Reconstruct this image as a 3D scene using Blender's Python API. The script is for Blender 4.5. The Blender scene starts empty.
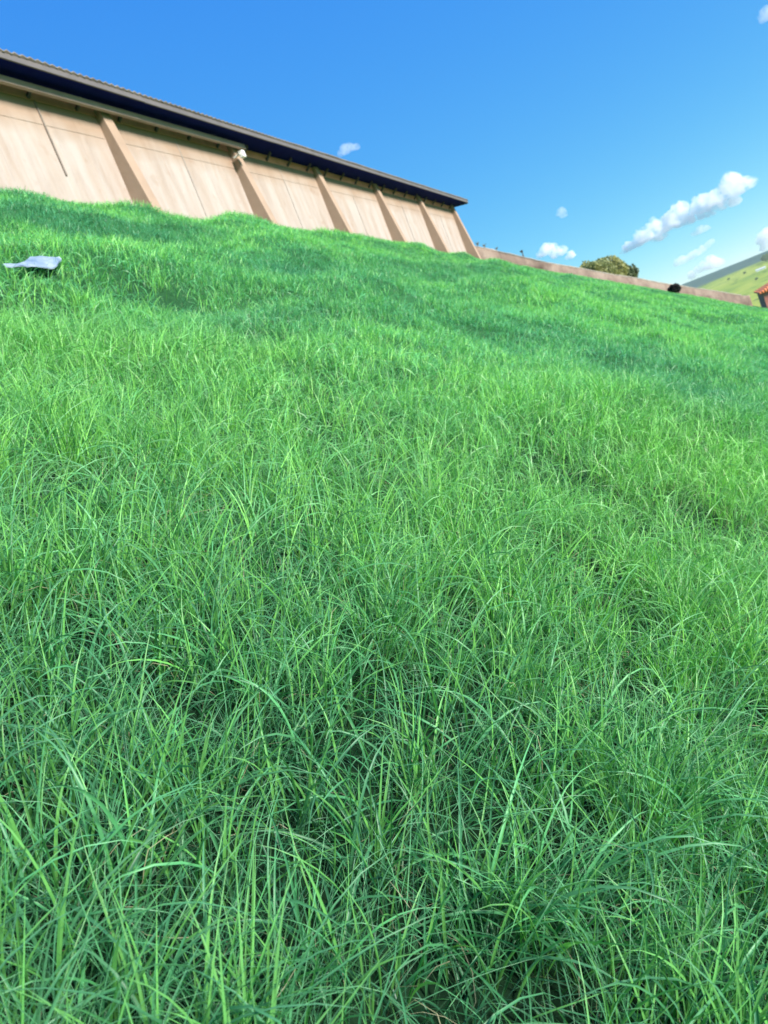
import bpy, bmesh, math, random
import numpy as np
from mathutils import Vector, Matrix

R = math.radians
rng = np.random.default_rng(7)
random.seed(7)
scene = bpy.context.scene
C = scene.collection

# ------------------------------------------------------------------ camera
F_PX, IMG_W, IMG_H = 740.0, 768, 1024
HV = 1.15                                   # camera height above the soil under it (world z = 0 is the camera height)
def cam_basis(az, pitch, roll):
    az, p, r = R(az), R(pitch), R(roll)
    fw = np.array([-math.sin(az)*math.cos(p), math.cos(az)*math.cos(p), -math.sin(p)])
    rt = np.cross(fw, [0, 0, 1]); rt /= np.linalg.norm(rt); up = np.cross(rt, fw)
    cu = math.cos(r)*up + math.sin(r)*rt; cr = math.cos(r)*rt - math.sin(r)*up
    return cr, cu, fw
CR, CU, FW = cam_basis(27.6, 7.3, 22.0)
cd = bpy.data.cameras.new('camera'); cam = bpy.data.objects.new('camera', cd); C.objects.link(cam)
cam.matrix_world = Matrix(((CR[0], CU[0], -FW[0], 0), (CR[1], CU[1], -FW[1], 0), (CR[2], CU[2], -FW[2], 0), (0, 0, 0, 1)))
cd.sensor_fit = 'VERTICAL'; cd.sensor_height = 36; cd.lens = F_PX/1024*36
cd.clip_start = .02; cd.clip_end = 30000
cd.dof.use_dof = True; cd.dof.focus_distance = 1.45; cd.dof.aperture_fstop = 7.0
scene.camera = cam
def ray(px, py):
    return (px-384)/F_PX*CR - (py-512)/F_PX*CU + FW

# ------------------------------------------------------------------ light
SUN_EL, SUN_DIR = 28.0, np.array([.95, -.24])            # horizontal direction towards the sun
SUN_DIR = SUN_DIR/np.linalg.norm(SUN_DIR)
w = bpy.data.worlds.new('World'); scene.world = w; w.use_nodes = True
nt = w.node_tree; bg = nt.nodes['Background']
sky = nt.nodes.new('ShaderNodeTexSky'); sky.sky_type = 'NISHITA'; sky.sun_disc = False
sky.sun_elevation = R(SUN_EL); sky.sun_rotation = math.atan2(SUN_DIR[0], SUN_DIR[1])
sky.altitude = 0; sky.air_density = .6; sky.dust_density = 0; sky.ozone_density = 4
EXPOSURE, SKY_K = 1.25, .13
sp_ = nt.nodes.new('ShaderNodeSeparateColor'); cb_ = nt.nodes.new('ShaderNodeCombineColor'); nt.links.new(sky.outputs[0], sp_.inputs[0])
for ch, (pw, scl) in enumerate(((1.15, .86), (.66, .97), (.12, 1.0))):     # the deep clear blue of this sky
    a_ = nt.nodes.new('ShaderNodeMath'); a_.operation = 'POWER'; b_ = nt.nodes.new('ShaderNodeMath'); b_.operation = 'MULTIPLY'
    nt.links.new(sp_.outputs[ch], a_.inputs[0]); a_.inputs[1].default_value = pw
    nt.links.new(a_.outputs[0], b_.inputs[0]); b_.inputs[1].default_value = scl*(.13*1.275)**pw/(SKY_K*2**EXPOSURE)
    nt.links.new(b_.outputs[0], cb_.inputs[ch])
nt.links.new(cb_.outputs[0], bg.inputs['Color'])
bg.inputs['Strength'].default_value = SKY_K
sl = bpy.data.lights.new('sun', 'SUN'); sl.energy = 4.1; sl.angle = R(12); sl.color = (1, .95, .86)
so = bpy.data.objects.new('sun', sl); C.objects.link(so)
sd = Vector((SUN_DIR[0]*math.cos(R(SUN_EL)), SUN_DIR[1]*math.cos(R(SUN_EL)), math.sin(R(SUN_EL))))
so.rotation_euler = sd.to_track_quat('Z', 'Y').to_euler()
scene.view_settings.view_transform = 'Standard'; scene.view_settings.look = 'None'
scene.view_settings.exposure = EXPOSURE; scene.view_settings.gamma = 1; scene.view_settings.use_curve_mapping = False
scene.render.engine = 'CYCLES'
cy = scene.cycles
cy.max_bounces = 18; cy.diffuse_bounces = 3; cy.glossy_bounces = 2; cy.transmission_bounces = 4; cy.volume_bounces = 16
cy.transparent_max_bounces = 6; cy.caustics_reflective = False; cy.caustics_refractive = False
cy.sample_clamp_indirect = 6; cy.volume_max_steps = 128; cy.volume_step_rate = 1.0

# ------------------------------------------------------------------ helpers
def tag(o, label=None, cat=None, group=None, kind=None):
    if label: o['label'] = label
    if cat: o['category'] = cat
    if group: o['group'] = group
    if kind: o['kind'] = kind
    return o
def empty(name, loc=(0, 0, 0), rz=0):
    o = bpy.data.objects.new(name, None); o.location = loc; o.rotation_euler = (0, 0, rz); C.objects.link(o); return o
def np_mesh(name, verts, faces, mat=None, parent=None, smooth=False, colors=None):
    """faces: (n,4) or (n,3) int array"""
    verts = np.asarray(verts, dtype=np.float32); faces = np.asarray(faces, dtype=np.int32)
    me = bpy.data.meshes.new(name); k = faces.shape[1]
    me.vertices.add(len(verts)); me.vertices.foreach_set('co', verts.ravel())
    me.loops.add(faces.size); me.loops.foreach_set('vertex_index', faces.ravel())
    me.polygons.add(len(faces)); me.polygons.foreach_set('loop_start', np.arange(0, faces.size, k, dtype=np.int32))
    me.polygons.foreach_set('loop_total', np.full(len(faces), k, dtype=np.int32))
    if smooth: me.polygons.foreach_set('use_smooth', np.ones(len(faces), dtype=bool))
    if colors is not None:
        a = me.attributes.new('tint', 'FLOAT_COLOR', 'POINT'); a.data.foreach_set('color', np.asarray(colors, dtype=np.float32).ravel())
    me.update(calc_edges=True)
    if mat: me.materials.append(mat)
    o = bpy.data.objects.new(name, me); C.objects.link(o)
    if parent: o.parent = parent
    return o
def bm_obj(name, bm, mat, parent=None, smooth=False):
    me = bpy.data.meshes.new(name); bmesh.ops.recalc_face_normals(bm, faces=bm.faces); bm.to_mesh(me); bm.free()
    if smooth:
        for p in me.polygons: p.use_smooth = True
    me.materials.append(mat)
    o = bpy.data.objects.new(name, me); C.objects.link(o)
    if parent: o.parent = parent
    return o
def add_hex(bm, pts):
    """8 points: bottom ring 0-3, top ring 4-7"""
    v = [bm.verts.new(p) for p in pts]
    for f in ((3, 2, 1, 0), (4, 5, 6, 7), (0, 1, 5, 4), (1, 2, 6, 5), (2, 3, 7, 6), (3, 0, 4, 7)):
        bm.faces.new([v[i] for i in f])
    return v
def add_box(bm, x0, x1, y0, y1, z0, z1):
    return add_hex(bm, [(x0, y0, z0), (x1, y0, z0), (x1, y1, z0), (x0, y1, z0), (x0, y0, z1), (x1, y0, z1), (x1, y1, z1), (x0, y1, z1)])
def add_tube(bm, p, q, r0, r1, n=6):
    p, q = Vector(p), Vector(q); d = (q-p).normalized(); a = d.orthogonal().normalized(); b = d.cross(a)
    r_ = []
    for c, r in ((p, r0), (q, r1)):
        r_.append([bm.verts.new(c + a*math.cos(t*2*math.pi/n)*r + b*math.sin(t*2*math.pi/n)*r) for t in range(n)])
    for i in range(n): bm.faces.new((r_[0][i], r_[0][(i+1) % n], r_[1][(i+1) % n], r_[1][i]))
    bm.faces.new(r_[0][::-1]); bm.faces.new(r_[1])
def bevel(bm, w_):
    bmesh.ops.bevel(bm, geom=list(bm.edges), offset=w_, segments=2, affect='EDGES', profile=.5)

_tab = np.random.default_rng(11).random((512, 512))
def vnoise(x, y, s=0):
    x = np.asarray(x, float) + s*17.31; y = np.asarray(y, float) + s*9.77
    xi = np.floor(x).astype(int); yi = np.floor(y).astype(int); fx = x-xi; fy = y-yi
    fx = fx*fx*(3-2*fx); fy = fy*fy*(3-2*fy)
    a = _tab[xi % 512, yi % 512]; b = _tab[(xi+1) % 512, yi % 512]; c = _tab[xi % 512, (yi+1) % 512]; d = _tab[(xi+1) % 512, (yi+1) % 512]
    return (a*(1-fx)+b*fx)*(1-fy) + (c*(1-fx)+d*fx)*fy
def fbm(x, y, s=0, o=3):
    r = 0; a = 1; t = 0
    for i in range(o):
        r = r + a*vnoise(np.asarray(x)*2**i, np.asarray(y)*2**i, s+i*3); t += a; a *= .5
    return r/t
def sstep(a, b, x):
    t = np.clip((np.asarray(x, float)-a)/(b-a), 0, 1); return t*t*(3-2*t)

# ------------------------------------------------------------------ materials
class Mat:
    def __init__(s, name):
        s.m = bpy.data.materials.new(name); s.m.use_nodes = True; s.t = s.m.node_tree
        s.p = s.t.nodes['Principled BSDF']; s.out = s.t.nodes['Material Output']
    def n(s, ty, **kw):
        nd = s.t.nodes.new(ty)
        for k, v in kw.items():
            if k.startswith('i_'):
                nd.inputs[k[2:].replace('_', ' ')].default_value = v
            else: setattr(nd, k, v)
        return nd
    def l(s, a, b): s.t.links.new(a, b)
    def coord(s, scale=(1, 1, 1)):
        tc = s.n('ShaderNodeTexCoord'); mp = s.n('ShaderNodeMapping'); mp.inputs['Scale'].default_value = scale
        s.l(tc.outputs['Object'], mp.inputs['Vector']); return mp.outputs[0]
    def noise(s, scale, detail=4, vec=None, rough=.55):
        nd = s.n('ShaderNodeTexNoise'); nd.inputs['Scale'].default_value = scale; nd.inputs['Detail'].default_value = detail
        nd.inputs['Roughness'].default_value = rough
        if vec is not None: s.l(vec, nd.inputs['Vector'])
        return nd.outputs['Fac']
    def ramp(s, fac, stops):
        r = s.n('ShaderNodeValToRGB'); e = r.color_ramp.elements
        while len(e) < len(stops): e.new(.5)
        for i, (p, c) in enumerate(stops): e[i].position = p; e[i].color = (*c, 1)
        s.l(fac, r.inputs[0]); return r.outputs[0]
    def mix(s, fac, a, b, mode='MIX'):
        m = s.n('ShaderNodeMix', data_type='RGBA', blend_type=mode)
        for k, v in ((0, fac), (6, a), (7, b)):
            if isinstance(v, bpy.types.NodeSocket): s.l(v, m.inputs[k])
            elif k == 0: m.inputs[0].default_value = v
            else: m.inputs[k].default_value = (*v, 1)
        return m.outputs[2]
    def bump(s, h, strength, dist=.02):
        b = s.n('ShaderNodeBump'); b.inputs['Strength'].default_value = strength; b.inputs['Distance'].default_value = dist
        s.l(h, b.inputs['Height']); s.l(b.outputs[0], s.p.inputs['Normal'])
def simple(name, col, rough=.7, var=.25, scale=4, metal=0):
    m = Mat(name); v = m.coord(); f = m.noise(scale, 5, v)
    lo = tuple(c*(1-var) for c in col); hi = tuple(min(1, c*(1+var)) for c in col)
    m.l(m.ramp(f, [(.3, lo), (.7, hi)]), m.p.inputs['Base Color']); m.p.inputs['Roughness'].default_value = rough
    m.p.inputs['Metallic'].default_value = metal; m.bump(m.noise(scale*8, 3, v), .2); return m.m

def mat_wall():
    m = Mat('stained_concrete')
    v = m.coord((1, 1, 1)); vs = m.coord((1, 1.9, .30)); vf = m.coord((1, 2.6, .55))
    base = m.ramp(m.noise(.7, 5, v), [(.25, (.265, .18, .128)), (.75, (.32, .23, .172))])
    streak = m.ramp(m.noise(1.0, 5, vs, .6), [(.40, (0, 0, 0)), (.60, (1, 1, 1))])
    # pale streaks start about half a metre below the eave
    tc = m.n('ShaderNodeTexCoord'); sep = m.n('ShaderNodeSeparateXYZ'); m.l(tc.outputs['Object'], sep.inputs[0])
    mr = m.n('ShaderNodeMapRange'); mr.inputs['From Min'].default_value = 8.45; mr.inputs['From Max'].default_value = 7.9
    wob = m.n('ShaderNodeMath', operation='MULTIPLY_ADD'); m.l(m.noise(.9, 3, v), wob.inputs[0]); wob.inputs[1].default_value = .7
    m.l(sep.outputs['Z'], wob.inputs[2]); sb = m.n('ShaderNodeMath', operation='SUBTRACT'); m.l(wob.outputs[0], sb.inputs[0]); sb.inputs[1].default_value = .35
    m.l(sb.outputs[0], mr.inputs['Value'])
    mu = m.n('ShaderNodeMath', operation='MULTIPLY'); m.l(mr.outputs[0], mu.inputs[0])
    ad = m.n('ShaderNodeMath', operation='MULTIPLY_ADD'); m.l(streak, ad.inputs[0]); ad.inputs[1].default_value = .45; ad.inputs[2].default_value = .5
    m.l(ad.outputs[0], mu.inputs[1])
    c1 = m.mix(mu.outputs[0], base, (.375, .325, .30))
    fine = m.ramp(m.noise(1.0, 6, vf, .65), [(.36, (.72, .66, .62)), (.52, (1, 1, 1))])
    c2 = m.mix(.33, c1, fine, 'MULTIPLY')
    blot = m.ramp(m.noise(2.3, 4, v), [(.60, (1, 1, 1)), (.78, (.80, .66, .55))])
    c3 = m.mix(.7, c2, blot, 'MULTIPLY')
    m.l(c3, m.p.inputs['Base Color']); m.p.inputs['Roughness'].default_value = .9
    m.bump(m.noise(9, 5, v), .35, .02); return m.m
def mat_leaf(name, cols, transl=.35, rough=.5):
    m = Mat(name); at = m.n('ShaderNodeAttribute', attribute_name='tint')
    m.l(at.outputs['Color'], m.p.inputs['Base Color']); m.p.inputs['Roughness'].default_value = rough
    tr = m.n('ShaderNodeBsdfTranslucent')
    t2 = m.mix(1.0, at.outputs['Color'], cols, 'MULTIPLY'); m.l(t2, tr.inputs['Color'])
    mx = m.n('ShaderNodeMixShader'); mx.inputs[0].default_value = transl
    m.l(m.p.outputs[0], mx.inputs[1]); m.l(tr.outputs[0], mx.inputs[2]); m.l(mx.outputs[0], m.out.inputs['Surface'])
    return m.m

# ------------------------------------------------------------------ terrain
U = 11.0
CREST_U = U - .75
def hummocks(x, y):
    a = fbm(x*.75+3, y*.30, 1, 3)-.5
    b = fbm(x*1.9, y*1.0, 5, 2)-.5
    far = sstep(3, 9, np.hypot(x, y))
    terr = np.sin(2*math.pi*(x*.42 + y*.045 + 1.5*fbm(x*.25, y*.16, 12, 2)))
    a = a + .15*terr*sstep(-1.5, -3.5, x)*(.3+1.1*fbm(x*.4, y*.25, 14, 2))
    return (a*.66 + b*.30)*(.25+.75*far)*(1-.6*sstep(20, 34, y))*(1+.10*sstep(-4, -8, x))
def ground_z(x, y):
    x = np.asarray(x, float); y = np.asarray(y, float)
    s = sstep(8, 42, y)
    slope = -(HV-.27*s) - (.72-.055*s)*x
    top = -(HV-.27*s) + (.72-.055*s)*CREST_U
    # rounded crest then the level strip the building stands on
    d = x + CREST_U
    zz = np.where(d > 0, slope, top + (-d)*.03)
    zz = zz - .10*np.exp(-(d/.55)**2)
    # downhill side flattens out towards the valley
    xr = np.maximum(x, 0); flat = -(HV-.27*s) - 26*(1-np.exp(-xr*.70/26))
    zz = np.where(x > 0, flat, zz)
    hm = hummocks(x, y)*sstep(-U-.4, -U+3.4, x)*(1-sstep(39, 42, y)*.7)
    zz = zz + hm - .35*sstep(24, 36, y) - .12*sstep(-6.5, -9.5, x)*(1-sstep(15, 21, y)) - .03*sstep(-3.5, -7, x)
    zz = zz - 9*sstep(47.5, 78, y)*(.35+.65*sstep(6, -9, x))
    r = np.hypot(x, y)
    wv = sstep(90, 900, r)
    zz = zz*(1-wv) + (-95)*wv
    # far plateau
    rid = 2500 + 260*(vnoise(x/900, y/900, 3)-.5)
    hill = 78*sstep(1150, rid, r) + 30*sstep(rid, rid+320, r)
    zz = zz + hill + (vnoise(x/260, y/260, 8)-.5)*10*sstep(700, 1600, r)
    return zz

def mat_ground():
    m = Mat('soil_and_hills'); v = m.coord()
    geo = m.n('ShaderNodeNewGeometry'); ln = m.n('ShaderNodeVectorMath', operation='LENGTH'); m.l(geo.outputs['Position'], ln.inputs[0])
    soil = m.ramp(m.noise(9, 6, v), [(.3, (.003, .014, .006)), (.7, (.009, .030, .012))])
    turf = m.ramp(m.noise(1.3, 6, v), [(.3, (.020, .085, .028)), (.7, (.035, .14, .045))])
    f1 = m.n('ShaderNodeMapRange'); f1.inputs['From Min'].default_value = 3; f1.inputs['From Max'].default_value = 10; m.l(ln.outputs['Value'], f1.inputs['Value'])
    near = m.mix(f1.outputs[0], soil, turf)
    fields = m.ramp(m.noise(.0042, 5, v, .6), [(.36, (.15, .24, .025)), (.50, (.27, .34, .030)), (.58, (.34, .38, .05)), (.66, (.20, .29, .025))])
    spots = m.ramp(m.noise(.03, 4, v, .6), [(.57, (1, 1, 1)), (.64, (.30, .42, .25))])
    fields = m.mix(1, fields, spots, 'MULTIPLY')
    forest = m.ramp(m.noise(.02, 5, v, .7), [(.3, (.040, .085, .070)), (.7, (.065, .115, .085))])
    f2 = m.n('ShaderNodeMapRange'); f2.inputs['From Min'].default_value = 100; f2.inputs['From Max'].default_value = 260; m.l(ln.outputs['Value'], f2.inputs['Value'])
    f3 = m.n('ShaderNodeMapRange'); f3.inputs['From Min'].default_value = 2440; f3.inputs['From Max'].default_value = 2480; m.l(ln.outputs['Value'], f3.inputs['Value'])
    c = m.mix(f2.outputs[0], near, fields); c = m.mix(f3.outputs[0], c, forest)
    m.l(c, m.p.inputs['Base Color']); m.p.inputs['Roughness'].default_value = .95
    m.p.inputs['Specular IOR Level'].default_value = .1
    m.bump(m.noise(14, 5, v), .5, .03); return m.m

def axis(fine_lo, fine_hi, step, far, grow):
    a = list(np.arange(fine_lo, fine_hi+1e-6, step)); s = step; x = a[-1]
    while x < far: s *= grow; x += s; a.append(x)
    s = step; x = a[0]; lo = []
    while x > -far: s *= grow; x -= s; lo.append(x)
    return np.array(lo[::-1]+a)
gx = axis(-13, 5, .18, 4200, 1.07); gy = axis(-2, 50, .25, 4200, 1.055)
X, Y = np.meshgrid(gx, gy, indexing='ij'); Z = ground_z(X, Y)
ny = len(gy); I = np.arange(len(gx)*ny).reshape(len(gx), ny)
F = np.stack([I[:-1, :-1], I[1:, :-1], I[1:, 1:], I[:-1, 1:]], -1).reshape(-1, 4)
g = np_mesh('ground', np.stack([X, Y, Z], -1).reshape(-1, 3), F, mat_ground(), smooth=True); tag(g, kind='structure')

# ------------------------------------------------------------------ warehouse
M_wall = mat_wall()
M_band = simple('pink_concrete', (.78, .30, .25), .9, .15, 2)
M_fin = simple('tan_concrete', (.32, .225, .165), .9, .14, 1.2)
M_beam = simple('grey_painted_steel', (.38, .26, .23), .6, .12, 3)
M_dark = simple('dark_bracket_steel', (.06, .05, .05), .6, .2, 6)
M_pipe = simple('grey_conduit', (.19, .155, .13), .7, .2, 5)
M_navy = simple('navy_soffit_sheet', (.002, .006, .085), .9, .15, 2)
M_navy.node_tree.nodes['Principled BSDF'].inputs['Specular IOR Level'].default_value = 0.05
M_roof = simple('weathered_roof_sheet', (.15, .13, .11), .75, .3, 2.5)
M_fascia = simple('grey_gutter_metal', (.12, .105, .10), .55, .15, 2.5)
M_white = simple('white_lamp_housing', (.78, .78, .76), .4, .04, 5)
Y0, Y1, DEPTH = -7.0, 3.835*U, 22.0
ZB = float(top0 := (-HV + .72*CREST_U)) - 1.2                # below the ground
ZW = .794*U                                                   # top of the wall panels
ZP = .817*U                                                   # top of the band
bld = empty('warehouse', (-U, Y1, ZW-2.6)); tag(bld, 'long pale concrete warehouse with buttresses and dark eaves at the top of the slope', 'warehouse')
bld_inv = Vector(bld.location)
def bpart(name, bm, mat, par=bld, smooth=False):
    o = bm_obj(name, bm, mat, par, smooth)
    o.matrix_parent_inverse = Matrix.Translation(-bld_inv) if par is bld else Matrix.Identity(4)
    return o
SP = .487*U
finY = [1.385*U + SP*i for i in range(-4, 6)]
# front wall, one shell with a shallow recess inside each bay
bm = bmesh.new()
edges = [Y0] + [y for y in finY if y > Y0] + [Y1]
add_box(bm, -U-.25, -U, Y0, Y1, ZB, ZW)
add_box(bm, -U-DEPTH, -U-.25, Y1-.25, Y1-.002, ZB, ZW)
add_box(bm, -U-DEPTH, -U-.25, Y0+.002, Y0+.25, ZB, ZW)
add_box(bm, -U-DEPTH-.25, -U-DEPTH, Y0, Y1, ZB, ZW)
wall = bpart('wall', bm, M_wall)
# gable triangles close the two ends
PITCH = math.tan(R(12))
for ya in (Y0+.02, Y1-.22):
    bm = bmesh.new()
    xm = -U-DEPTH/2; zr = ZP-.02 + PITCH*DEPTH/2
    a = [(-U-.02, ya, ZW+.001), (-U-DEPTH, ya, ZW+.001), (-U-DEPTH, ya, ZP-.03), (xm, ya, zr-.03), (-U-.02, ya, ZP-.03)]
    va = [bm.verts.new(p) for p in a]; vb = [bm.verts.new((p[0], p[1]+.2, p[2])) for p in a]
    bm.faces.new(va); bm.faces.new(vb[::-1])
    for i in range(5): bm.faces.new((va[i], va[(i+1) % 5], vb[(i+1) % 5], vb[i]))
    bpart('gable', bm, M_wall)
# raised lip where the paler panel begins, slightly proud
bm = bmesh.new()
ys = [y for y in finY if y > Y0 and y < Y1]
for i in range(len(ys)-1):
    a, b = ys[i]+.2, ys[i+1]-.2
    add_box(bm, -U+.0, -U+.009, a, b, ZW-.52, ZW-.003)
bevel(bm, .003)
bpart('upper_panel', bm, M_wall)
# thin vertical panel joints
for i in range(len(ys)-1):
    ym = (ys[i]+ys[i+1])/2; first = (abs(ym-1.14*U) < .4)
    if first: ym = 1.205*U
    bm = bmesh.new()
    add_box(bm, -U+.002, -U+.035 if first else -U+.013, ym-.018, ym+.018, (ZW-1.62) if first else ZB+.4, ZW-.004)
    if first:
        o = bpart('conduit', bm, M_pipe); o['label'] = 'thin dark conduit running down the wall panel'
    else:
        bpart('panel_joint', bm, simple('joint_sealant', (.27, .235, .21), .9) if 'joint_sealant' not in bpy.data.materials else bpy.data.materials['joint_sealant'])
# formwork ribs: slender raised battens, cast with the wall
for i in range(len(ys)-1):
    for k in range(1, 6):
        if k == 3: continue
        bm = bmesh.new()
        yy = ys[i] + (ys[i+1]-ys[i])*k/6 + random.uniform(-.06, .06)
        add_hex(bm, [(-U, yy-.09, ZB+.3), (-U+.010, yy-.05, ZB+.3), (-U+.010, yy+.05, ZB+.3), (-U, yy+.09, ZB+.3),
                     (-U, yy-.09, ZW-.56), (-U+.010, yy-.04, ZW-.62), (-U+.010, yy+.04, ZW-.62), (-U, yy+.09, ZW-.56)])
        bpart('formwork_rib', bm, M_wall)
# buttresses
def fin_bm():
    bm = bmesh.new(); T = .155
    zt = ZP-.03; zc = .61*U; k = (.44-.13)/(zt-zc); pb = .13+(zt-(ZB))*k
    add_hex(bm, [(-.01, -T, ZB-zc), (pb, -T, ZB-zc), (pb, T, ZB-zc), (-.01, T, ZB-zc), (-.01, -T, zt-zc), (.13, -T, zt-zc), (.13, T, zt-zc), (-.01, T, zt-zc)])
    bevel(bm, .012)
    return bm
fin0 = None
for y in finY:
    if y < Y0: continue
    if fin0 is None:
        fin0 = bpart('buttress', fin_bm(), M_fin); f = fin0
    else:
        f = fin0.copy(); C.objects.link(f); f.parent = bld; f.matrix_parent_inverse = Matrix.Translation(-bld_inv)
    f.location = (-U, y-.0, .61*U)
# band above the panels
bm = bmesh.new(); add_box(bm, -U-.2, -U+.012, Y0+.05, Y1-.003, ZW+.002, ZP-.02); bpart('lintel_band', bm, M_band)
# box beam carried in front of the wall under the soffit
bm = bmesh.new(); xb = -.968*U; add_box(bm, xb-.09, xb, Y0, 1.90*U, .818*xb*-1, .834*xb*-1-.02)
bevel(bm, .01); bpart('eave_beam', bm, M_beam)
# brackets
br0 = None
yb = 1.1853*U - SP/4*8
while yb < Y1:
    if yb > Y0 and min(abs(yb-f_) for f_ in finY) > .2:
        if br0 is None:
            bm = bmesh.new(); add_hex(bm, [(0, -.035, -.16), (.24, -.035, -.02), (.24, .035, -.02), (0, .035, -.16), (0, -.035, -.09), (.24, -.035, .05), (.24, .035, .05), (0, .035, -.09)])
            br0 = bpart('bracket', bm, M_dark); b = br0
        else:
            b = br0.copy(); C.objects.link(b); b.parent = bld; b.matrix_parent_inverse = Matrix.Translation(-bld_inv)
        b.location = (-U+.012, yb, ZP-.08)
    yb += SP/4 + .012
# roof: corrugated sheets, fascia, soffit
OV, OG = .07*U, .085*U
def roof_sheet(side):
    n = int((Y1-Y0+2*OG)/.045); yy = np.linspace(Y0-OG, Y1+OG, n)
    xo = -U+OV if side > 0 else -U-DEPTH-OV; xm = -U-DEPTH/2
    zo = .888*(U-OV); zr = zo + PITCH*(DEPTH/2+OV)
    cor = .022*np.sin(yy/.19*2*math.pi) + .012*(vnoise(yy/1.1, yy*0, 4)-.5)*2
    V = []
    for x_, z_, off in ((xo, zo, 0), (xm, zr, 0), (xm, zr, -.03), (xo, zo, -.03)):
        V.append(np.stack([np.full(n, x_), yy, z_+off+cor], -1))
    V = np.concatenate(V); idx = np.arange(n-1)
    fs = []
    for a in range(4):
        b = (a+1) % 4
        fs.append(np.stack([idx+a*n, idx+1+a*n, idx+1+b*n, idx+b*n], -1))
    return V, np.concatenate(fs)
zr_top = .888*(U-OV) + PITCH*(DEPTH/2+OV)
V1, F1 = roof_sheet(1); V2, F2 = roof_sheet(-1)
rf = np_mesh('roof', np.concatenate([V1, V2]), np.concatenate([F1, F2+len(V1)]), M_roof, bld)
rf.matrix_parent_inverse = Matrix.Translation(-bld_inv)
zt = .888*(U-OV)-.055; zb = .871*(U-OV)
bm = bmesh.new(); xf = -U+OV-.03
y_ = Y0-OG+.03; pts = []
while y_ < Y1+OG-.03:
    y2 = min(y_+6.0, Y1+OG-.03); dz = random.uniform(-.008, .008)
    add_box(bm, xf-.03, xf+random.uniform(-.004, .004), y_+.004, y2, zb+dz, zt+dz); y_ = y2
fa = bpart('fascia', bm, M_fascia, rf)
# gable fascia boards and rafter ends
for ys_ in (Y0-OG+.02, Y1+OG-.06):
    bm = bmesh.new()
    z0_ = .888*(U-OV)-.05; xm = -U-DEPTH/2; zr = z0_+PITCH*(DEPTH/2+OV)
    add_hex(bm, [(xm, ys_, zr-.16), (xf-.04, ys_, z0_-.16), (xf-.04, ys_+.03, z0_-.16), (xm, ys_+.03, zr-.16), (xm, ys_, zr), (xf-.04, ys_, z0_), (xf-.04, ys_+.03, z0_), (xm, ys_+.03, zr)])
    bpart('barge_board', bm, M_fascia, rf)
bm = bmesh.new()
add_hex(bm, [(-U-.3, Y0-OG+.06, ZP+.005), (xf-.035, Y0-OG+.06, zb+.01), (xf-.035, Y1+OG-.3, zb+.01), (-U-.3, Y1+OG-.3, ZP+.005),
             (-U-.3, Y0-OG+.06, ZP+.035), (xf-.035, Y0-OG+.06, zb+.04), (xf-.035, Y1+OG-.3, zb+.04), (-U-.3, Y1+OG-.3, ZP+.035)])
bpart('soffit', bm, M_navy, rf)
# white floodlight at the head of the second buttress
bm = bmesh.new(); add_box(bm, -.07, .10, -.10, .10, -.12, .12); bevel(bm, .015); bmesh.ops.scale(bm, vec=(.8, .8, .8), verts=bm.verts); add_box(bm, -.28, -.071, -.03, .03, .02, .06)
add_tube(bm, (0, -.11, 0), (0, .11, 0), .02, .02)
fl = bpart('floodlight', bm, M_white); fl.location = (-U+.42, 1.385*U+SP-.22, .800*(U-.42)-.03)
fl['label'] = 'small white box lamp at the head of the second buttress'

# ------------------------------------------------------------------ boundary wall running down the slope
path_px = [(462, 247, 42.6), (500, 257, 43), (550, 269, 43), (600, 280, 43.5), (650, 289, 44), (700, 297, 44.5), (752, 303, 45)]
pts = []
for px, py, yy in path_px:
    d = ray(px, py); d = d*(yy/d[1]); pts.append((d[0], d[1]))
pts = np.array(pts)
t_ = np.linspace(0, len(pts)-1, 120); PX = np.interp(t_, range(len(pts)), pts[:, 0]); PY = np.interp(t_, range(len(pts)), pts[:, 1])
hpx = np.interp(t_, range(len(pts)), [.50, .62, .72, .80, .80, .72, .62])
GZ = ground_z(PX, PY)
def mat_oldwall():
    m = Mat('weathered_brown_render'); v = m.coord(); vs = m.coord((1.6, 1.6, .5))
    c = m.ramp(m.noise(1.2, 6, vs, .7), [(.3, (.13, .092, .072)), (.5, (.22, .16, .125)), (.7, (.31, .24, .19))])
    d = m.ramp(m.noise(.8, 5, v), [(.55, (1, 1, 1)), (.7, (.55, .5, .48))])
    m.l(m.mix(1, c, d, 'MULTIPLY'), m.p.inputs['Base Color']); m.p.inputs['Roughness'].default_value = .95
    m.bump(m.noise(7, 5, v), .6, .05); return m.m
M_old = mat_oldwall()
tz = [ray(a, b)*(y_/ray(a, b)[1]) for a, b, y_ in ((462, 243, 42.6), (500, 250.5, 43), (550, 262, 43), (600, 270.5, 43.5), (650, 280, 44), (700, 287.5, 44.5), (752, 295.5, 45))]
topz = np.interp(t_, range(len(pts)), [q[2] for q in tz]) - .01 + (vnoise(PX*2.2, PX*0, 2)-.5)*.12
top_s = np.convolve(np.pad(topz, 4, mode='edge'), np.ones(9)/9, 'valid')
V = []; 
for off, zz in ((0, GZ-.8), (0, top_s), (.22, top_s), (.22, GZ-1.5)):
    V.append(np.stack([PX, PY+off, zz], -1))
n = len(PX); V = np.concatenate(V); idx = np.arange(n-1)
Fw = np.concatenate([np.stack([idx+a*n, idx+1+a*n, idx+1+((a+1) % 4)*n, idx+((a+1) % 4)*n], -1) for a in range(4)])
Fw = np.concatenate([Fw, [[0, n, 2*n, 3*n]], [[n-1, 4*n-1, 3*n-1, 2*n-1]]])
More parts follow.
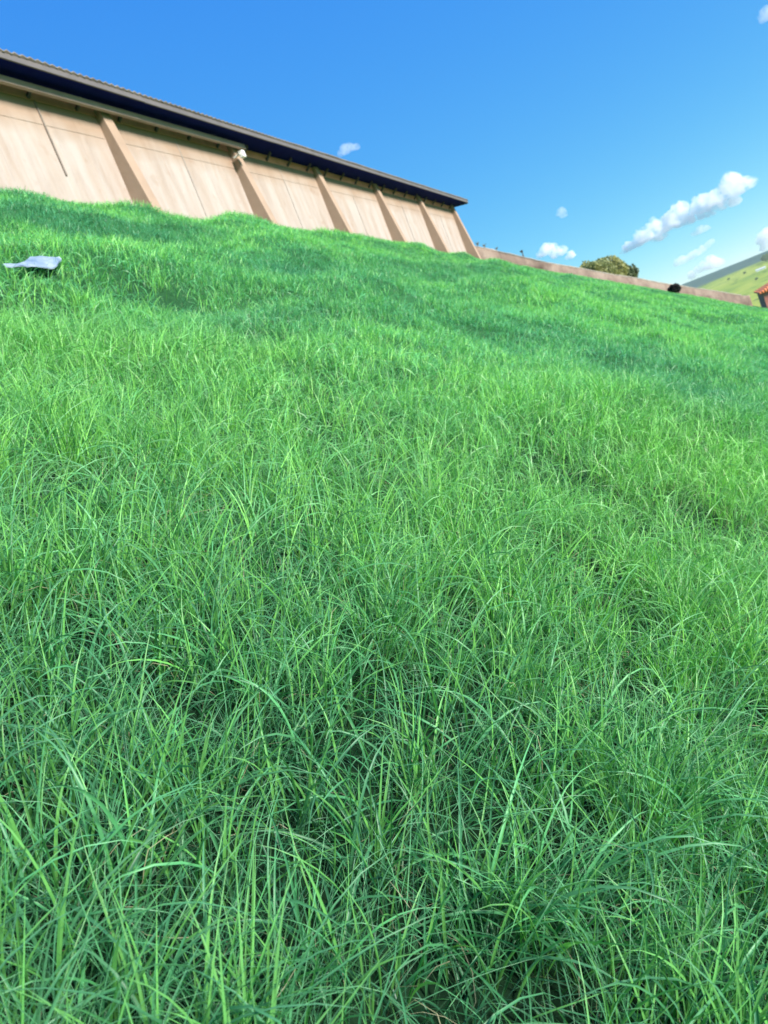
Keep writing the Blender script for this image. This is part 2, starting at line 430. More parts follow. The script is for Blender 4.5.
bw = empty('boundary_wall', (PX[60], PY[60], GZ[60])); tag(bw, 'low weathered brown masonry wall running down the slope from the end of the warehouse', 'wall')
inv = Matrix.Translation(-Vector(bw.location))
o = np_mesh('masonry', V, Fw, M_old, bw); o.matrix_parent_inverse = inv
# coping stones
bm = bmesh.new()
for i in range(0, n-4, 4):
    a, b = i, min(i+4, n-1)
    zA, zB = top_s[a]+.002, top_s[b]+.002; g_ = .012
    p = np.array([PX[a], PY[a]]); q = np.array([PX[b], PY[b]]); e = (q-p)/np.linalg.norm(q-p)*g_; p = p+e; q = q-e
    hh = .05+random.uniform(-.008, .012)
    add_hex(bm, [(p[0], p[1]-.006, zA), (q[0], q[1]-.006, zB), (q[0], q[1]+.25, zB), (p[0], p[1]+.25, zA), (p[0], p[1]-.006, zA+hh), (q[0], q[1]-.006, zB+hh), (q[0], q[1]+.25, zB+hh), (p[0], p[1]+.25, zA+hh)])
o = bm_obj('coping', bm, simple('coping_stone', (.50, .41, .34), .9, .25, 3), bw); o.matrix_parent_inverse = inv

# ------------------------------------------------------------------ leafy plants and trees
M_leafA = mat_leaf('tree_leaves', (1.0, 1.0, .6), .3, .6)
M_bark = simple('bark', (.11, .085, .065), .95, .3, 8)
def crown_mesh(name, blobs, n, size, colfn, parent, mat):
    """leaf quads scattered through ellipsoid clumps"""
    P = []; 
    for (c, r, wgt) in blobs:
        k = int(n*wgt); d = rng.normal(size=(k, 3)); d /= np.linalg.norm(d, axis=1)[:, None]
        rad = rng.random(k)**.42; q = d*rad[:, None]*np.array(r)
        q *= (1+.28*(vnoise(d[:, 0]*3+c[0], d[:, 1]*3+d[:, 2]*2, 6)-.5)*2)[:, None]
        P.append(q+np.array(c))
    P = np.concatenate(P); k = len(P)
    keep = fbm(P[:, 0]*1.3+P[:, 2]*.9, P[:, 1]*1.3-P[:, 2]*.7, 9, 2) > .30; P = P[keep]; k = len(P)
    a = rng.normal(size=(k, 3)); a /= np.linalg.norm(a, axis=1)[:, None]; b = np.cross(a, rng.normal(size=(k, 3))); b /= np.linalg.norm(b, axis=1)[:, None]
    s = size*(.6+.8*rng.random(k))[:, None]
    V = np.stack([P-a*s, P+b*s*.45, P+a*s, P-b*s*.45], 1).reshape(-1, 3)
    col = colfn(P, k); col = np.repeat(np.concatenate([col, np.ones((k, 1))], 1), 4, 0)
    return np_mesh(name, V, np.arange(4*k).reshape(-1, 4), mat, parent, colors=col)
def tree(name, x, y, top, r, label, colA, colB, blobs=None, n=5000, leaf=.16, group=None, cat='tree'):
    gz = float(ground_z(x, y)); e = empty(name, (x, y, gz)); tag(e, label, cat, group)
    H = top-gz
    if blobs is None:
        blobs = [((0, 0, H-r*.75), (r, r, r*.75), .5)]
        for i in range(7):
            t = i*2*math.pi/7+random.uniform(-.3, .3); rr = r*random.uniform(.5, .7)
            blobs.append(((math.cos(t)*rr, math.sin(t)*rr, H-r*random.uniform(.8, 1.2)), (r*.5, r*.5, r*.4), .09))
    def cf(P, k):
        t = np.clip(fbm(P[:, 0]*.8+4, P[:, 1]*.8+P[:, 2], 3, 2)*1.6-.3+rng.normal(size=k)*.15, 0, 1)[:, None]
        return np.array(colA)*(1-t)+np.array(colB)*t
    crown_mesh('crown', blobs, n, leaf, cf, e, M_leafA)
    bm = bmesh.new(); add_tube(bm, (0, 0, -.4), (0.1, 0, H*.45), .05*H*.5, .03*H*.5, 10)
    for b in blobs[1:]:
        add_tube(bm, (0.08, 0, H*.4), (b[0][0]*.8, b[0][1]*.8, b[0][2]), .02*H*.5, .008*H*.5, 6)
    bm_obj('trunk', bm, M_bark, e, True)
    return e
def at_el(px, py, dist):
    d = ray(px, py); d = d*(dist/math.hypot(d[0], d[1])); return d
p = at_el(592, 261, 72)
tree('tree', p[0], p[1], p[2], 2.35, 'round yellowing tree crown showing over the brown boundary wall', (.27, .31, .13), (.42, .40, .15), n=70000, leaf=.115)
p = at_el(619, 266, 76)
tree('tree', p[0], p[1], p[2], 1.35, 'smaller grey green tree beside the yellowing tree behind the boundary wall', (.11, .15, .06), (.19, .20, .09), n=26000, leaf=.11)

def shrub(name, px, py, yy, size, label, col, n=900, group=None):
    d = ray(px, py); d = d*(yy/d[1]); x, y = d[0], d[1]; gz = float(ground_z(x, y))
    e = empty(name, (x, y, gz)); tag(e, label, 'shrub', group)
    blobs = [((0, 0, size*.55), (size*.55, size*.5, size*.5), .6), ((size*.3, 0, size*.4), (size*.35, size*.35, size*.35), .2), ((-size*.3, .0, size*.35), (size*.3, size*.3, size*.3), .2)]
    crown_mesh('foliage', blobs, n, size*.14, lambda P, k: np.array(col)*(.7+.6*rng.random((k, 1))), e, M_leafA)
    bm = bmesh.new()
    for i in range(5): add_tube(bm, (0, 0, -.1), (random.uniform(-.3, .3)*size, random.uniform(-.3, .3)*size, size*.8), .012, .005)
    bm_obj('stem', bm, M_bark, e)
    return e
shrub('shrub', 675, 291, 42.3, .48, 'small dark round shrub at the foot of the boundary wall', (.018, .016, .018), 1800)
# weeds on and beside the wall
M_dry = simple('dry_weed', (.16, .15, .10), .9, .3, 10)
def weed(px, base_k, h, label):
    i = base_k; x, y, z = PX[i], PY[i]+.12, top_s[i]+.05
    bm = bmesh.new()
    for k in range(7):
        a = random.uniform(0, 6.28); l = h*random.uniform(.5, 1); p0 = Vector((random.uniform(-.05, .05), 0, -.06)); p1 = Vector((math.cos(a)*.25*l, math.sin(a)*.15*l, l*.6)); p2 = p1+Vector((math.cos(a)*.25*l, 0, l*.4))
        add_tube(bm, p0, p1, .010, .007, 4); add_tube(bm, p1, p2, .007, .004, 4)
        for q in range(4):
            c = p1.lerp(p2, q/3); add_tube(bm, c, c+Vector((random.uniform(-.1, .1), random.uniform(-.05, .05), .05)), .012, .003, 4)
    o = bm_obj('weed', bm, M_dry); o.location = (x, y, z); tag(o, label, 'weed', 'weeds on the boundary wall')
def k_at(px):
    pr = [(PX[i]*CR[0]+PY[i]*CR[1]+top_s[i]*CR[2])/(PX[i]*FW[0]+PY[i]*FW[1]+top_s[i]*FW[2])*F_PX+384 for i in range(n)]
    return int(np.argmin(np.abs(np.array(pr)-px)))
weed(478, k_at(478), .25, 'thin dry weed on the boundary wall nearest the warehouse corner')
weed(484, k_at(485), .2, 'dry weed second from the warehouse corner on the boundary wall')
weed(495, k_at(496), .15, 'shortest dry weed on the upper end of the boundary wall')
k = k_at(523); bm = bmesh.new(); add_tube(bm, (0, 0, -.05), (0.02, 0, .30), .035, .03, 8); add_box(bm, -.07, .07, -.05, .05, .26, .36)
o = bm_obj('post', bm, M_dark); o.location = (PX[k], PY[k]+.1, top_s[k]+.05); tag(o, 'short dark post with a cap standing on the boundary wall', 'post')

# ------------------------------------------------------------------ red roofed house beyond the lower end of the wall
d = ray(760, 293.5); d = d*(62/d[1]); hx, hy, hz = d
HA = R(1); ca, sa = math.cos(HA), math.sin(HA); lx_, ly_ = -4.0-.18+.35, -3.0-.18
hs = empty('house', (hx-(lx_*ca-ly_*sa), hy-(lx_*sa+ly_*ca), hz-2.5), HA); tag(hs, 'low house with an orange tiled roof past the lower end of the boundary wall', 'house')
def mat_tile():
    m = Mat('orange_roof_tiles'); v = m.coord((1, 1, 1))
    wv = m.n('ShaderNodeTexWave', wave_type='BANDS', bands_direction='X'); wv.inputs['Scale'].default_value = 1.6; m.l(v, wv.inputs['Vector'])
    c = m.ramp(m.noise(1.5, 4, v), [(.3, (.60, .16, .05)), (.7, (.74, .25, .09))]); m.l(c, m.p.inputs['Base Color'])
    m.p.inputs['Roughness'].default_value = .85; m.bump(wv.outputs['Fac'], .5, .08); return m.m
M_hw = simple('red_brown_wall', (.58, .22, .16), .9, .2, 2)
W2, D2, HH = 4.0, 3.0, 2.6
bm = bmesh.new(); add_box(bm, -W2+.35, W2, -D2, D2, -1.5, 2.45); bm_obj('wall', bm, M_hw, hs)
bm = bmesh.new()
e_ = .18; z0_ = 2.46; zr = 2.46+.8
P0 = [(-W2-e_+.35, -D2-e_, z0_), (W2+e_, -D2-e_, z0_), (W2+e_, D2+e_, z0_), (-W2-e_+.35, D2+e_, z0_)]
vb = [bm.verts.new(p) for p in P0]; vt = [bm.verts.new((p[0], p[1], p[2]+.12)) for p in P0]
r1 = bm.verts.new((-W2+2.6, 0, zr)); r2 = bm.verts.new((W2-2.4, 0, zr))
bm.faces.new(vb[::-1])
for i in range(4): bm.faces.new((vb[i], vb[(i+1) % 4], vt[(i+1) % 4], vt[i]))
bm.faces.new((vt[0], vt[1], r2, r1)); bm.faces.new((vt[1], vt[2], r2)); bm.faces.new((vt[2], vt[3], r1, r2)); bm.faces.new((vt[3], vt[0], r1))
bm_obj('roof', bm, mat_tile(), hs)
bm = bmesh.new(); add_box(bm, -.5, .5, -.03, .03, -.5, .5); wn = bm_obj('window', bm, M_dark, hs); wn.location = (-.6, -D2-.02, 1.3)
bm = bmesh.new(); add_box(bm, -.58, .58, -.02, .02, -.62, -.52); bm_obj('sill', bm, M_white, wn).location = (0, -.04, 0)
bm = bmesh.new(); add_box(bm, -.42, .42, -.03, .03, 0, 2.05); dr = bm_obj('door', bm, M_dark, hs); dr.location = (1.6, -D2-.02, .0)

# far farm building and trees on the opposite hillside
def far_point(px, py):
    d = ray(px, py); d = d/math.hypot(d[0], d[1])
    for r_ in np.arange(400, 2600, 4):
        q = d*r_
        if ground_z(q[0], q[1]) > q[2]: return q
    return d*1500
q = far_point(761, 270)
fb = empty('farm_building', (q[0], q[1], float(ground_z(q[0], q[1])))); tag(fb, 'small white farm building on the sunlit far hillside', 'building')
bm = bmesh.new(); add_box(bm, -11, 11, -5, 5, -3, 3); bm_obj('wall', bm, M_white, fb)
bm = bmesh.new(); v = [bm.verts.new(p) for p in [(-12, -6, 3), (12, -6, 3), (12, 6, 3), (-12, 6, 3), (-12, 0, 5.5), (12, 0, 5.5)]]
for f_ in ((0, 1, 5, 4), (2, 3, 4, 5), (0, 4, 3), (1, 2, 5), (3, 2, 1, 0)): bm.faces.new([v[i] for i in f_])
bm_obj('roof', bm, simple('pale_sheet_roof', (.62, .62, .60), .6, .1, .3), fb)
for px, py, rr, lab in ((767, 262, 17, 'dark green tree above the white farm building on the far hillside'), (745, 274, 5, 'small tree left of the white farm building on the far hillside'),
                        (757, 280, 4.5, 'small tree below the white farm building on the far hillside'), (729, 280, 4.5, 'tree on the lower left of the far hillside above the wall')):
    q = far_point(px, py); gz = float(ground_z(q[0], q[1]))
    tree('tree', q[0], q[1], gz+rr*1.3, rr*.75, lab, (.09, .15, .03), (.15, .22, .05), n=1500, leaf=rr*.12, group='trees on the far hillside')

# ------------------------------------------------------------------ things lying in the grass
def on_grass(px, py, h=.15):
    d = ray(px, py)
    for s_ in np.arange(1.5, 60, .01):
        q = d*s_
        if ground_z(q[0], q[1])+h > q[2]: return q
    return q
qa, qb = on_grass(3, 263), on_grass(59, 255); ax_ = (qb-qa)[:2]; half_ = np.linalg.norm(ax_)/2; ax_ = ax_/np.linalg.norm(ax_); pn = np.array([ax_[1], -ax_[0]])*-1; mid_ = (qa+qb)/2
print('sheet half', half_, mid_)
nU, nV = 34, 22
uu, vv = np.meshgrid(np.linspace(-1, 1, nU), np.linspace(-1, 1, nV), indexing='ij')
taper = .12+.88*np.clip((uu+1)/1.45, 0, 1)**.8*np.clip((1-uu)/.75, 0, 1)**.9
lx = uu*half_; ly = vv*.065*taper*(1+.15*np.sin(uu*5))
wx = mid_[0]+lx*ax_[0]+ly*pn[0]; wy = mid_[1]+lx*ax_[1]+ly*pn[1]
wz = ground_z(wx, wy)+.125+.008*np.exp(-((uu-.4)**2*5+(vv-.2)**2*3))+.030*(fbm(uu*3+3, vv*3, 2, 3)-.4)
Vs = np.stack([wx, wy, wz], -1); nrm = np.array([.5, -.3, .8]); nrm /= np.linalg.norm(nrm)
Vt = Vs.reshape(-1, 3); Vb = Vt-np.array([0, 0, .006]); n1 = len(Vt); I = np.arange(n1).reshape(nU, nV)
Ft = np.stack([I[:-1, :-1], I[1:, :-1], I[1:, 1:], I[:-1, 1:]], -1).reshape(-1, 4)
ring = np.concatenate([I[:, 0], I[-1, 1:], I[-2::-1, -1], I[0, -2:0:-1]]); r2 = np.roll(ring, -1)
Fs = np.stack([ring, r2, r2+n1, ring+n1], -1)
m = Mat('blue_plastic'); m.l(m.ramp(m.noise(6, 3, m.coord()), [(.35, (.13, .19, .27)), (.65, (.27, .33, .41))]), m.p.inputs['Base Color']); m.p.inputs['Roughness'].default_value = .4
o = np_mesh('plastic_sheet', np.concatenate([Vt, Vb]), np.concatenate([Ft, Ft[:, ::-1]+n1, Fs]), m.m, smooth=True)
tag(o, 'crumpled pale blue plastic sheet lying in the grass below the warehouse', 'plastic sheet')
# reddish brick fragment at the right edge
d = ray(767, 347); q = d
for s_ in np.arange(3, 40, .02):
    q = d*s_
    if ground_z(q[0], q[1])+.18 > q[2]: break
bm = bmesh.new(); bmesh.ops.create_icosphere(bm, subdivisions=3, radius=.10)
for v in bm.verts:
    nn = .5+1.0*float(fbm(v.co.x*16+3, v.co.y*9+v.co.z*7, 4, 3)); v.co = Vector((v.co.x*1.2*nn, v.co.y*.9*nn, v.co.z*1.1*nn))
o = bm_obj('clod', bm, simple('red_earth', (.30, .11, .06), .95, .35, 9)); o.location = (q[0]+.16, q[1], float(ground_z(q[0], q[1]))+.09)
tag(o, 'reddish brown clod of earth in the grass at the right edge', 'clod')

# ------------------------------------------------------------------ clouds
def mat_cloud(name='cloud', dens=.05, lo=.37, hi=.66):
    m = Mat(name); m.t.nodes.remove(m.p)
    pv = m.n('ShaderNodeVolumePrincipled'); pv.inputs['Color'].default_value = (1, 1, 1, 1); pv.inputs['Anisotropy'].default_value = 0
    f = m.noise(.03, 4, m.coord(), .6)
    mr = m.n('ShaderNodeMapRange'); mr.inputs['From Min'].default_value = lo; mr.inputs['From Max'].default_value = hi; mr.inputs['To Max'].default_value = dens
    m.l(f, mr.inputs['Value']); m.l(mr.outputs[0], pv.inputs['Density']); m.l(pv.outputs[0], m.out.inputs['Volume'])
    return m.m
M_cloud = mat_cloud()
CD = 3600.0
def cloud(puffs, label, dist=CD, squash=1.0):
    """puffs: (px, py, radius in px); real clumps of that size at cloud distance"""
    sc = dist/F_PX; c0 = at_el(puffs[0][0], puffs[0][1], dist)
    bm = bmesh.new(); fwd = Vector((c0[0], c0[1], 0)).normalized()
    for (px, py, r_) in puffs:
        c = at_el(px, py, dist + random.uniform(-.6, .6)*r_*sc) - c0; rr = r_*sc
        ret = bmesh.ops.create_icosphere(bm, subdivisions=3, radius=1.0)
        for v in ret['verts']:
            q = v.co.copy(); nn = 1+.35*(float(fbm(q.x*1.7+px, q.y*1.7+q.z*1.3+py, 3, 3))-.5)*2
            q *= nn*rr
            if q.z < -rr*.45: q.z = -rr*.45 + (q.z+rr*.45)*.25
            v.co = q + Vector(c)
    me = bpy.data.meshes.new('tmp'); bm.to_mesh(me); bm.free()
    o = bpy.data.objects.new('tmp', me); C.objects.link(o)
    rm = o.modifiers.new('r', 'REMESH'); rm.mode = 'VOXEL'; rm.voxel_size = 3.4*dist/CD
    dg_ = bpy.context.evaluated_depsgraph_get(); ev = o.evaluated_get(dg_); me2 = bpy.data.meshes.new_from_object(ev)
    me2.name = 'cloud'; bpy.data.objects.remove(o); bpy.data.meshes.remove(me)
    nv_ = len(me2.vertices); co = np.empty(nv_*3, np.float32); me2.vertices.foreach_get('co', co); co = co.reshape(-1, 3).astype(float)
    no = np.empty(nv_*3, np.float32); me2.vertices.foreach_get('normal', no); no = no.reshape(-1, 3)
    def bil(sc_, s_):
        q = co/sc_; return 1-np.abs(2*vnoise(q[:, 0]+q[:, 2]*.6, q[:, 1]-q[:, 2]*.8+q[:, 0]*.3, s_)-1)
    dsp = (bil(34, 1)-.5)*15 + (bil(15, 5)-.5)*8 + (bil(8, 9)-.5)*3.5
    dsp *= np.where(no[:, 2] < -.5, .4, 1.0)
    co = co + no*dsp[:, None]; me2.vertices.foreach_set('co', co.astype(np.float32).ravel()); me2.update()
    me2.polygons.foreach_set('use_smooth', np.ones(len(me2.polygons), dtype=bool)); me2.materials.clear(); me2.materials.append(M_cloud)
    o = bpy.data.objects.new('cloud', me2); o.location = c0; C.objects.link(o)
    tag(o, label, 'cloud', 'clouds in the blue sky'); return o
cloud([(731, 183, 8.5), (727, 190, 8), (735, 190, 8), (721, 198, 6), (712, 201, 8), (704, 206, 9), (696, 210, 6), (745, 186, 6), (752, 184, 4), (735, 202, 5), (680, 212, 8), (683, 220, 9), (674, 221, 10), (666, 226, 8), (656, 228, 8), (650, 234, 8), (643, 238, 7), (660, 236, 6),
       (637, 243, 5.5), (630, 247, 4.5), (624, 251, 3.5), (690, 220, 6), (700, 216, 5), (712, 212, 5), (722, 206, 5)], 'long bank of puffy white cloud rising above the far hill')
cloud([(545, 252, 5), (550, 248, 5.5), (556, 254, 5), (562, 252, 4.5), (570, 256, 4), (540, 256, 3)], 'small white cloud just above the boundary wall beside the yellowing tree')
cloud([(700, 231, 3), (695, 234, 2.5), (706, 229, 2.2)], 'small wisp of cloud just under the long cloud bank')
cloud([(678, 263, 3), (684, 260, 3.5), (690, 257, 3.5), (697, 254, 3), (703, 250, 3.5), (708, 246, 3), (711, 243, 2)], 'thin streak of white cloud between the cloud bank and the far hill')
cloud([(712, 264, 6), (706, 267, 4.5), (718, 264, 4.5), (699, 271, 4), (692, 276, 3.5)], 'white cloud resting on the ridge of the far hill')
cloud([(763, 240, 5), (768, 236, 7), (773, 242, 7), (765, 247, 4), (780, 244, 6)], 'white cloud at the right edge of the sky over the far hill')
M_thin = mat_cloud('thin_cloud', .014, .35, .6)
for o in [o for o in C.objects if o.get('label', '').startswith(('small wisp', 'thin streak'))]:
    o.data.materials[0] = mat_cloud('wispy_cloud', .028, .34, .62)
for pf, lab in (([(345, 151, 4.5), (350, 148, 4.5), (355, 148, 3.5), (342, 154, 3)], 'faint cloud puff above the middle of the warehouse roof'),
                ([(561, 213, 3.5), (563, 216, 2.5)], 'tiny faint cloud puff left of the long cloud bank'),
                ([(766, 17, 5), (770, 12, 5)], 'faint cloud wisp at the top right corner of the sky')):
    o = cloud(pf, lab); o.data.materials[0] = M_thin

# ------------------------------------------------------------------ haze: even air round the whole scene, under the clouds
lo_z = float(Z.min())-1.0; top_z = max(float(Z.max()), zr_top)+.8
bm = bmesh.new(); add_box(bm, float(gx[0])-20, float(gx[-1])+20, float(gy[0])-20, float(gy[-1])+20, lo_z, top_z)
hm_ = Mat('haze'); hm_.t.nodes.remove(hm_.p); pv = hm_.n('ShaderNodeVolumePrincipled'); pv.inputs['Color'].default_value = (.80, .90, 1.0, 1); pv.inputs['Density'].default_value = .00007
hm_.l(pv.outputs[0], hm_.out.inputs['Volume'])
hz_o = bm_obj('haze', bm, hm_.m); tag(hz_o, kind='stuff')
print('haze z', lo_z, top_z)

# ------------------------------------------------------------------ grass
def make_grass():
    # sample clumps in polar coordinates with a density that falls with distance
    def dens(d): return np.where(d < 2.4, 1.0, (2.4/d)**1.05)
    dmax = 47.0
    dg = np.concatenate([np.linspace(.15, 3, 200), np.linspace(3.02, dmax, 1500)])
    pdf = dens(dg)*dg; cdf = np.concatenate([[0], np.cumsum((pdf[1:]+pdf[:-1])/2*np.diff(dg))])
    per_m2 = 430.0                               # clumps per square metre nearby
    half = R(88); total = int(cdf[-1]*2*half*per_m2)
    d = np.interp(rng.random(total)*cdf[-1], cdf, dg); a = R(27.6)+(rng.random(total)*2-1)*half
    x = -np.sin(a)*d; y = np.cos(a)*d
    z = ground_z(x, y)
    P = np.stack([x, y, z], -1); dep = P@FW
    sx = 384+F_PX*(P@CR)/np.maximum(dep, .05); sy = 512-F_PX*(P@CU)/np.maximum(dep, .05)
    ok = (x > -CREST_U-.35) & (y > -2.0) & (((dep > .1) & (sx > -420) & (sx < 1500) & (sy < 2100)) | (d < 2.0))
    wy = np.interp(x, PX, PY); ok &= (y < wy-.05)
    gap = fbm(x*8.5+9, y*8.5, 51, 2) + .35*(fbm(x*1.6, y*1.6+4, 55, 2)-.5)
    under = rng.random(total) < .22               # short understory also fills the gaps, coloured dark for their shade
    ok &= (gap > .40) | under | (rng.random(total) < .12 + .75*sstep(2.0, 7.0, d))
    x, y, d, under = x[ok], y[ok], d[ok], under[ok]; nc = len(x)
    # clump character
    low = fbm(x*.9+5, y*.6, 21, 3); mid = fbm(x*3.1, y*2.7, 31, 2); big = fbm(x*.75+2, y*.30+7, 41, 3)
    clump_h = .74+.60*mid+.5*(low-.5)
    # count per clump
    nb = 27
    N = nc*nb
    ci = np.repeat(np.arange(nc), nb)
    D = d[ci]
    spread = .020*(1+.9*sstep(1, 6, D))*(1+.25*np.sqrt(D))
    spread = spread*np.where(under[ci], 2.4, 1.0)
    bx = x[ci]+rng.normal(size=N)*spread; by = y[ci]+rng.normal(size=N)*spread
    typ = rng.random(N)
    kind = rng.random(nc) + (low-.5)*.5                  # some tufts are upright and yellow green, most are arching and bluish
    upc = (kind > .74)[ci]
    long_ = typ < .13; up = ((typ >= .13) & (typ < .22)) | (upc & (typ < .62) & (typ >= .13)); dry = (typ > .962)
    thin = (typ > .60) & ~dry & ~up; un_ = (under & (d < 7))[ci]; up &= ~un_; long_ &= ~un_; dry &= (~un_ | (typ > .98)); low_ = ((typ >= .40) & (typ < .52) & ~up) | (un_ & ~dry); thin &= ~low_
    L = rng.uniform(.13, .27, N); L[long_] = rng.uniform(.22, .35, long_.sum()); L[up] = rng.uniform(.17, .29, up.sum())
    L[thin] = rng.uniform(.15, .32, thin.sum()); L[dry] = rng.uniform(.12, .30, dry.sum()); L[low_] = rng.uniform(.05, .15, low_.sum())
    L *= clump_h[ci]*(1-.4*sstep(20, 36, by))*(.90-.34*sstep(2.2, 6.5, D))
    W = rng.uniform(.0024, .0046, N); W[long_] = rng.uniform(.0036, .0066, long_.sum()); W[up] = rng.uniform(.0030, .0058, up.sum())
    W[thin] = rng.uniform(.0010, .0020, thin.sum()); W[dry] = rng.uniform(.0008, .0018, dry.sum())
    W *= np.where(D < 2.4, 1.0, .88)*np.maximum(1, (D/2.4)**.42)
    az = rng.random(N)*2*np.pi
    lean = np.abs(rng.normal(size=N))*.42+.05; lean[up] *= .5; lean[dry] += .2
    curl = rng.uniform(.5, 2.3, N); curl[up] = rng.uniform(.15, 1.2, up.sum()); curl[long_] = rng.uniform(1.2, 2.4, long_.sum()); curl[thin] = rng.uniform(.3, 2.8, thin.sum())
    pw_ = rng.uniform(.9, 2.6, N)
    twist = rng.normal(size=N)*.6
    side = rng.normal(size=N)*.55
    # colours
    g1 = np.array([.095, .44, .150]); g2 = np.array([.045, .31, .140]); yg = np.array([.215, .54, .095]); dk = np.array([.028, .20, .105])
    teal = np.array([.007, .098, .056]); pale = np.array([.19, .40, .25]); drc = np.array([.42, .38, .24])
    t = np.clip(mid[ci]*1.3-.10+rng.normal(size=N)*.3, 0, 1)[:, None]
    col = g2*(1-t)+g1*t
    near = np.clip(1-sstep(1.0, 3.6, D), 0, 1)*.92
    nearc = (near*(.25+.75*rng.random(N)))[:, None]; col = col*(1-nearc)+teal*nearc  # blades near the camera tinted dark teal, foreground shade painted into their colour
    ty = (np.clip((low[ci]-.42)*2.2, 0, 1)*.35*(1-.7*near) + .70*up*(1-.42*near) + .12*rng.random(N)*(1-near) + .10*sstep(1.6, 4, D))[:, None]
    def patch(px, py, ra, rb):            # soft patch of painted sun or ledge shade, longest along the slope's contour
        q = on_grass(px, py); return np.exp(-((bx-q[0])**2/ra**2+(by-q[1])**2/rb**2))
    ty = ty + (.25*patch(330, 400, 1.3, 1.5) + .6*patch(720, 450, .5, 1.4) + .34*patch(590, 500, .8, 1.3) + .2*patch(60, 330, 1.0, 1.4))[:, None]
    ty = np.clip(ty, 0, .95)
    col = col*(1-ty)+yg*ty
    pd = np.clip((.47-big[ci])*7, 0, 1)*sstep(4.5, 9, D)*.42  # darker bands: shade of the hummocks put into the blade colour
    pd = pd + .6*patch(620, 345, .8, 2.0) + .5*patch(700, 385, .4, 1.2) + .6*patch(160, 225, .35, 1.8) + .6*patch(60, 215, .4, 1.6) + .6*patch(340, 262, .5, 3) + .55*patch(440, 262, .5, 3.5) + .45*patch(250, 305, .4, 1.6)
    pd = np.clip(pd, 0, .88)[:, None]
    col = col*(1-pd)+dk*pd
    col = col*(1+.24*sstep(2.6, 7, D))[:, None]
    col[thin] = col[thin]*.75+pale*.25
    col[long_] = col[long_]*.8+pale[None]*.10+teal*.10
    col[low_] = col[low_]*.35+np.array([.004, .058, .034])*.65  # low blades take the dark of the shaded gaps as their colour
    col[dry] = drc*(.5+.7*rng.random((dry.sum(), 1)))
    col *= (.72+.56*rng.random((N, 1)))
    out_v, out_f, out_c = [], [], []
    base_off = 0
    bz = ground_z(bx, by)-.01
    up_dir = np.array([.44, 0, .898]); e1 = np.array([0, 1.0, 0]); e2 = np.cross(up_dir, e1)
    # near blades get more segments and a folded profile
    for lo, hi, seg, fold in ((0, 2.6, 9, True), (2.6, 7, 5, False), (7, 60, 3, False)):
        s = np.where((D >= lo) & (D < hi))[0]; k = len(s)
        if not k: continue
        ts = np.linspace(0, 1, seg+1)
        aa = az[s]; hd = np.cos(aa)[:, None]*e1+np.sin(aa)[:, None]*e2; sd_ = -np.sin(aa)[:, None]*e1+np.cos(aa)[:, None]*e2
        pos = np.stack([bx[s], by[s], bz[s]], -1); step = (L[s]/seg)[:, None]
        isdry = dry[s]; ph = rng.random(k)*6.28; fr = rng.uniform(6, 14, k)
        rows = []
        for i, t_ in enumerate(ts):
            th = lean[s]+curl[s]*t_**pw_[s]
            th = th+isdry*1.3*np.sin(fr*t_+ph)*t_
            sdv = side[s]*t_ + isdry*1.1*np.cos(fr*.8*t_+ph)*t_
            dirv = np.cos(th)[:, None]*up_dir + np.sin(th)[:, None]*(hd*np.cos(sdv)[:, None]+sd_*np.sin(sdv)[:, None])
            if i: pos = pos+dirv*step
            nrm_ = np.sin(th)[:, None]*up_dir*-1 + np.cos(th)[:, None]*hd
            tw = twist[s]*t_*2
            wd = sd_*np.cos(tw)[:, None]+nrm_*np.sin(tw)[:, None]
            prof = (1-t_**2.2)*(.55+.9*min(t_*3, 1)*.5) if t_ < 1 else .03
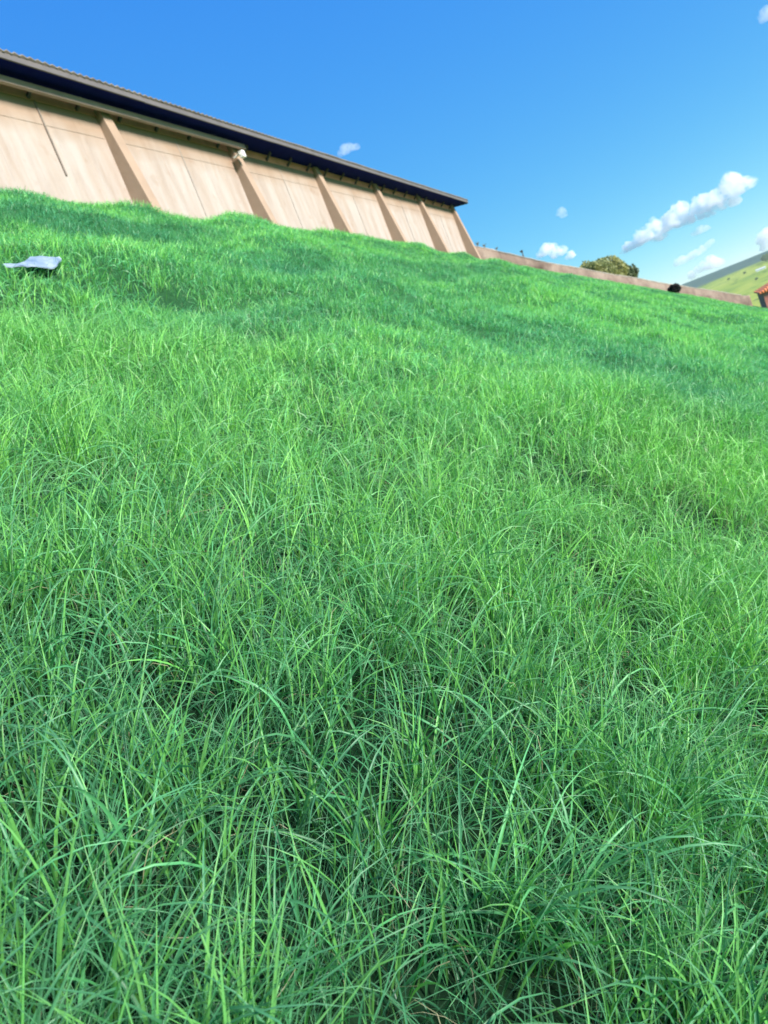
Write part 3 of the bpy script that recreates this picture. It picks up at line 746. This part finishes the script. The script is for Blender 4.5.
            hw = (W[s]*.5*prof)[:, None]
            if fold: rows.append(np.stack([pos-wd*hw, pos-nrm_*hw*.55*0+np.cross(wd, dirv)*hw*.45, pos+wd*hw], 1))
            else: rows.append(np.stack([pos-wd*hw, pos+wd*hw], 1))
        V = np.stack(rows, 1)                       # k, seg+1, c, 3
        c_ = V.shape[2]; nv = (seg+1)*c_
        idx = (np.arange(k)*nv)[:, None, None] + (np.arange(seg)*c_)[None, :, None] + np.arange(c_-1)[None, None, :]
        Fq = np.stack([idx, idx+1, idx+1+c_, idx+c_], -1).reshape(-1, 4)+base_off
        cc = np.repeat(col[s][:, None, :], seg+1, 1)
        tt = ts[None, :, None]
        cc = cc*(1-.35*tt**3)+(pale*1.1)*(.35*tt**3)              # tips bleach a little
        bs = np.clip(1-tt*3, 0, 1)*.6; cc = cc*(1-bs)+np.array([.045, .085, .035])*bs   # blade bases darkened, canopy shade put into the colour
        cc = np.repeat(cc[:, :, None, :], c_, 2).reshape(-1, 3)
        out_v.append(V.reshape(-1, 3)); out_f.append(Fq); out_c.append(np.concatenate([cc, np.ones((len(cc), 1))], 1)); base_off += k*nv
    print('grass blades', N, 'verts', base_off)
    m = Mat('grass_blade'); at = m.n('ShaderNodeAttribute', attribute_name='tint')
    m.l(at.outputs['Color'], m.p.inputs['Base Color']); m.p.inputs['Roughness'].default_value = .42
    m.p.inputs['Specular IOR Level'].default_value = .42
    tr = m.n('ShaderNodeBsdfTranslucent'); m.l(m.mix(1, at.outputs['Color'], (1.1, 1.25, .75), 'MULTIPLY'), tr.inputs['Color'])
    mx = m.n('ShaderNodeMixShader'); mx.inputs[0].default_value = .36
    m.l(m.p.outputs[0], mx.inputs[1]); m.l(tr.outputs[0], mx.inputs[2]); m.l(mx.outputs[0], m.out.inputs['Surface'])
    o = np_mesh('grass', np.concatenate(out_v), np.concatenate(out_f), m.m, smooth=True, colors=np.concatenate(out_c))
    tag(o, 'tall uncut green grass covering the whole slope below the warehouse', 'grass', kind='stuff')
make_grass()
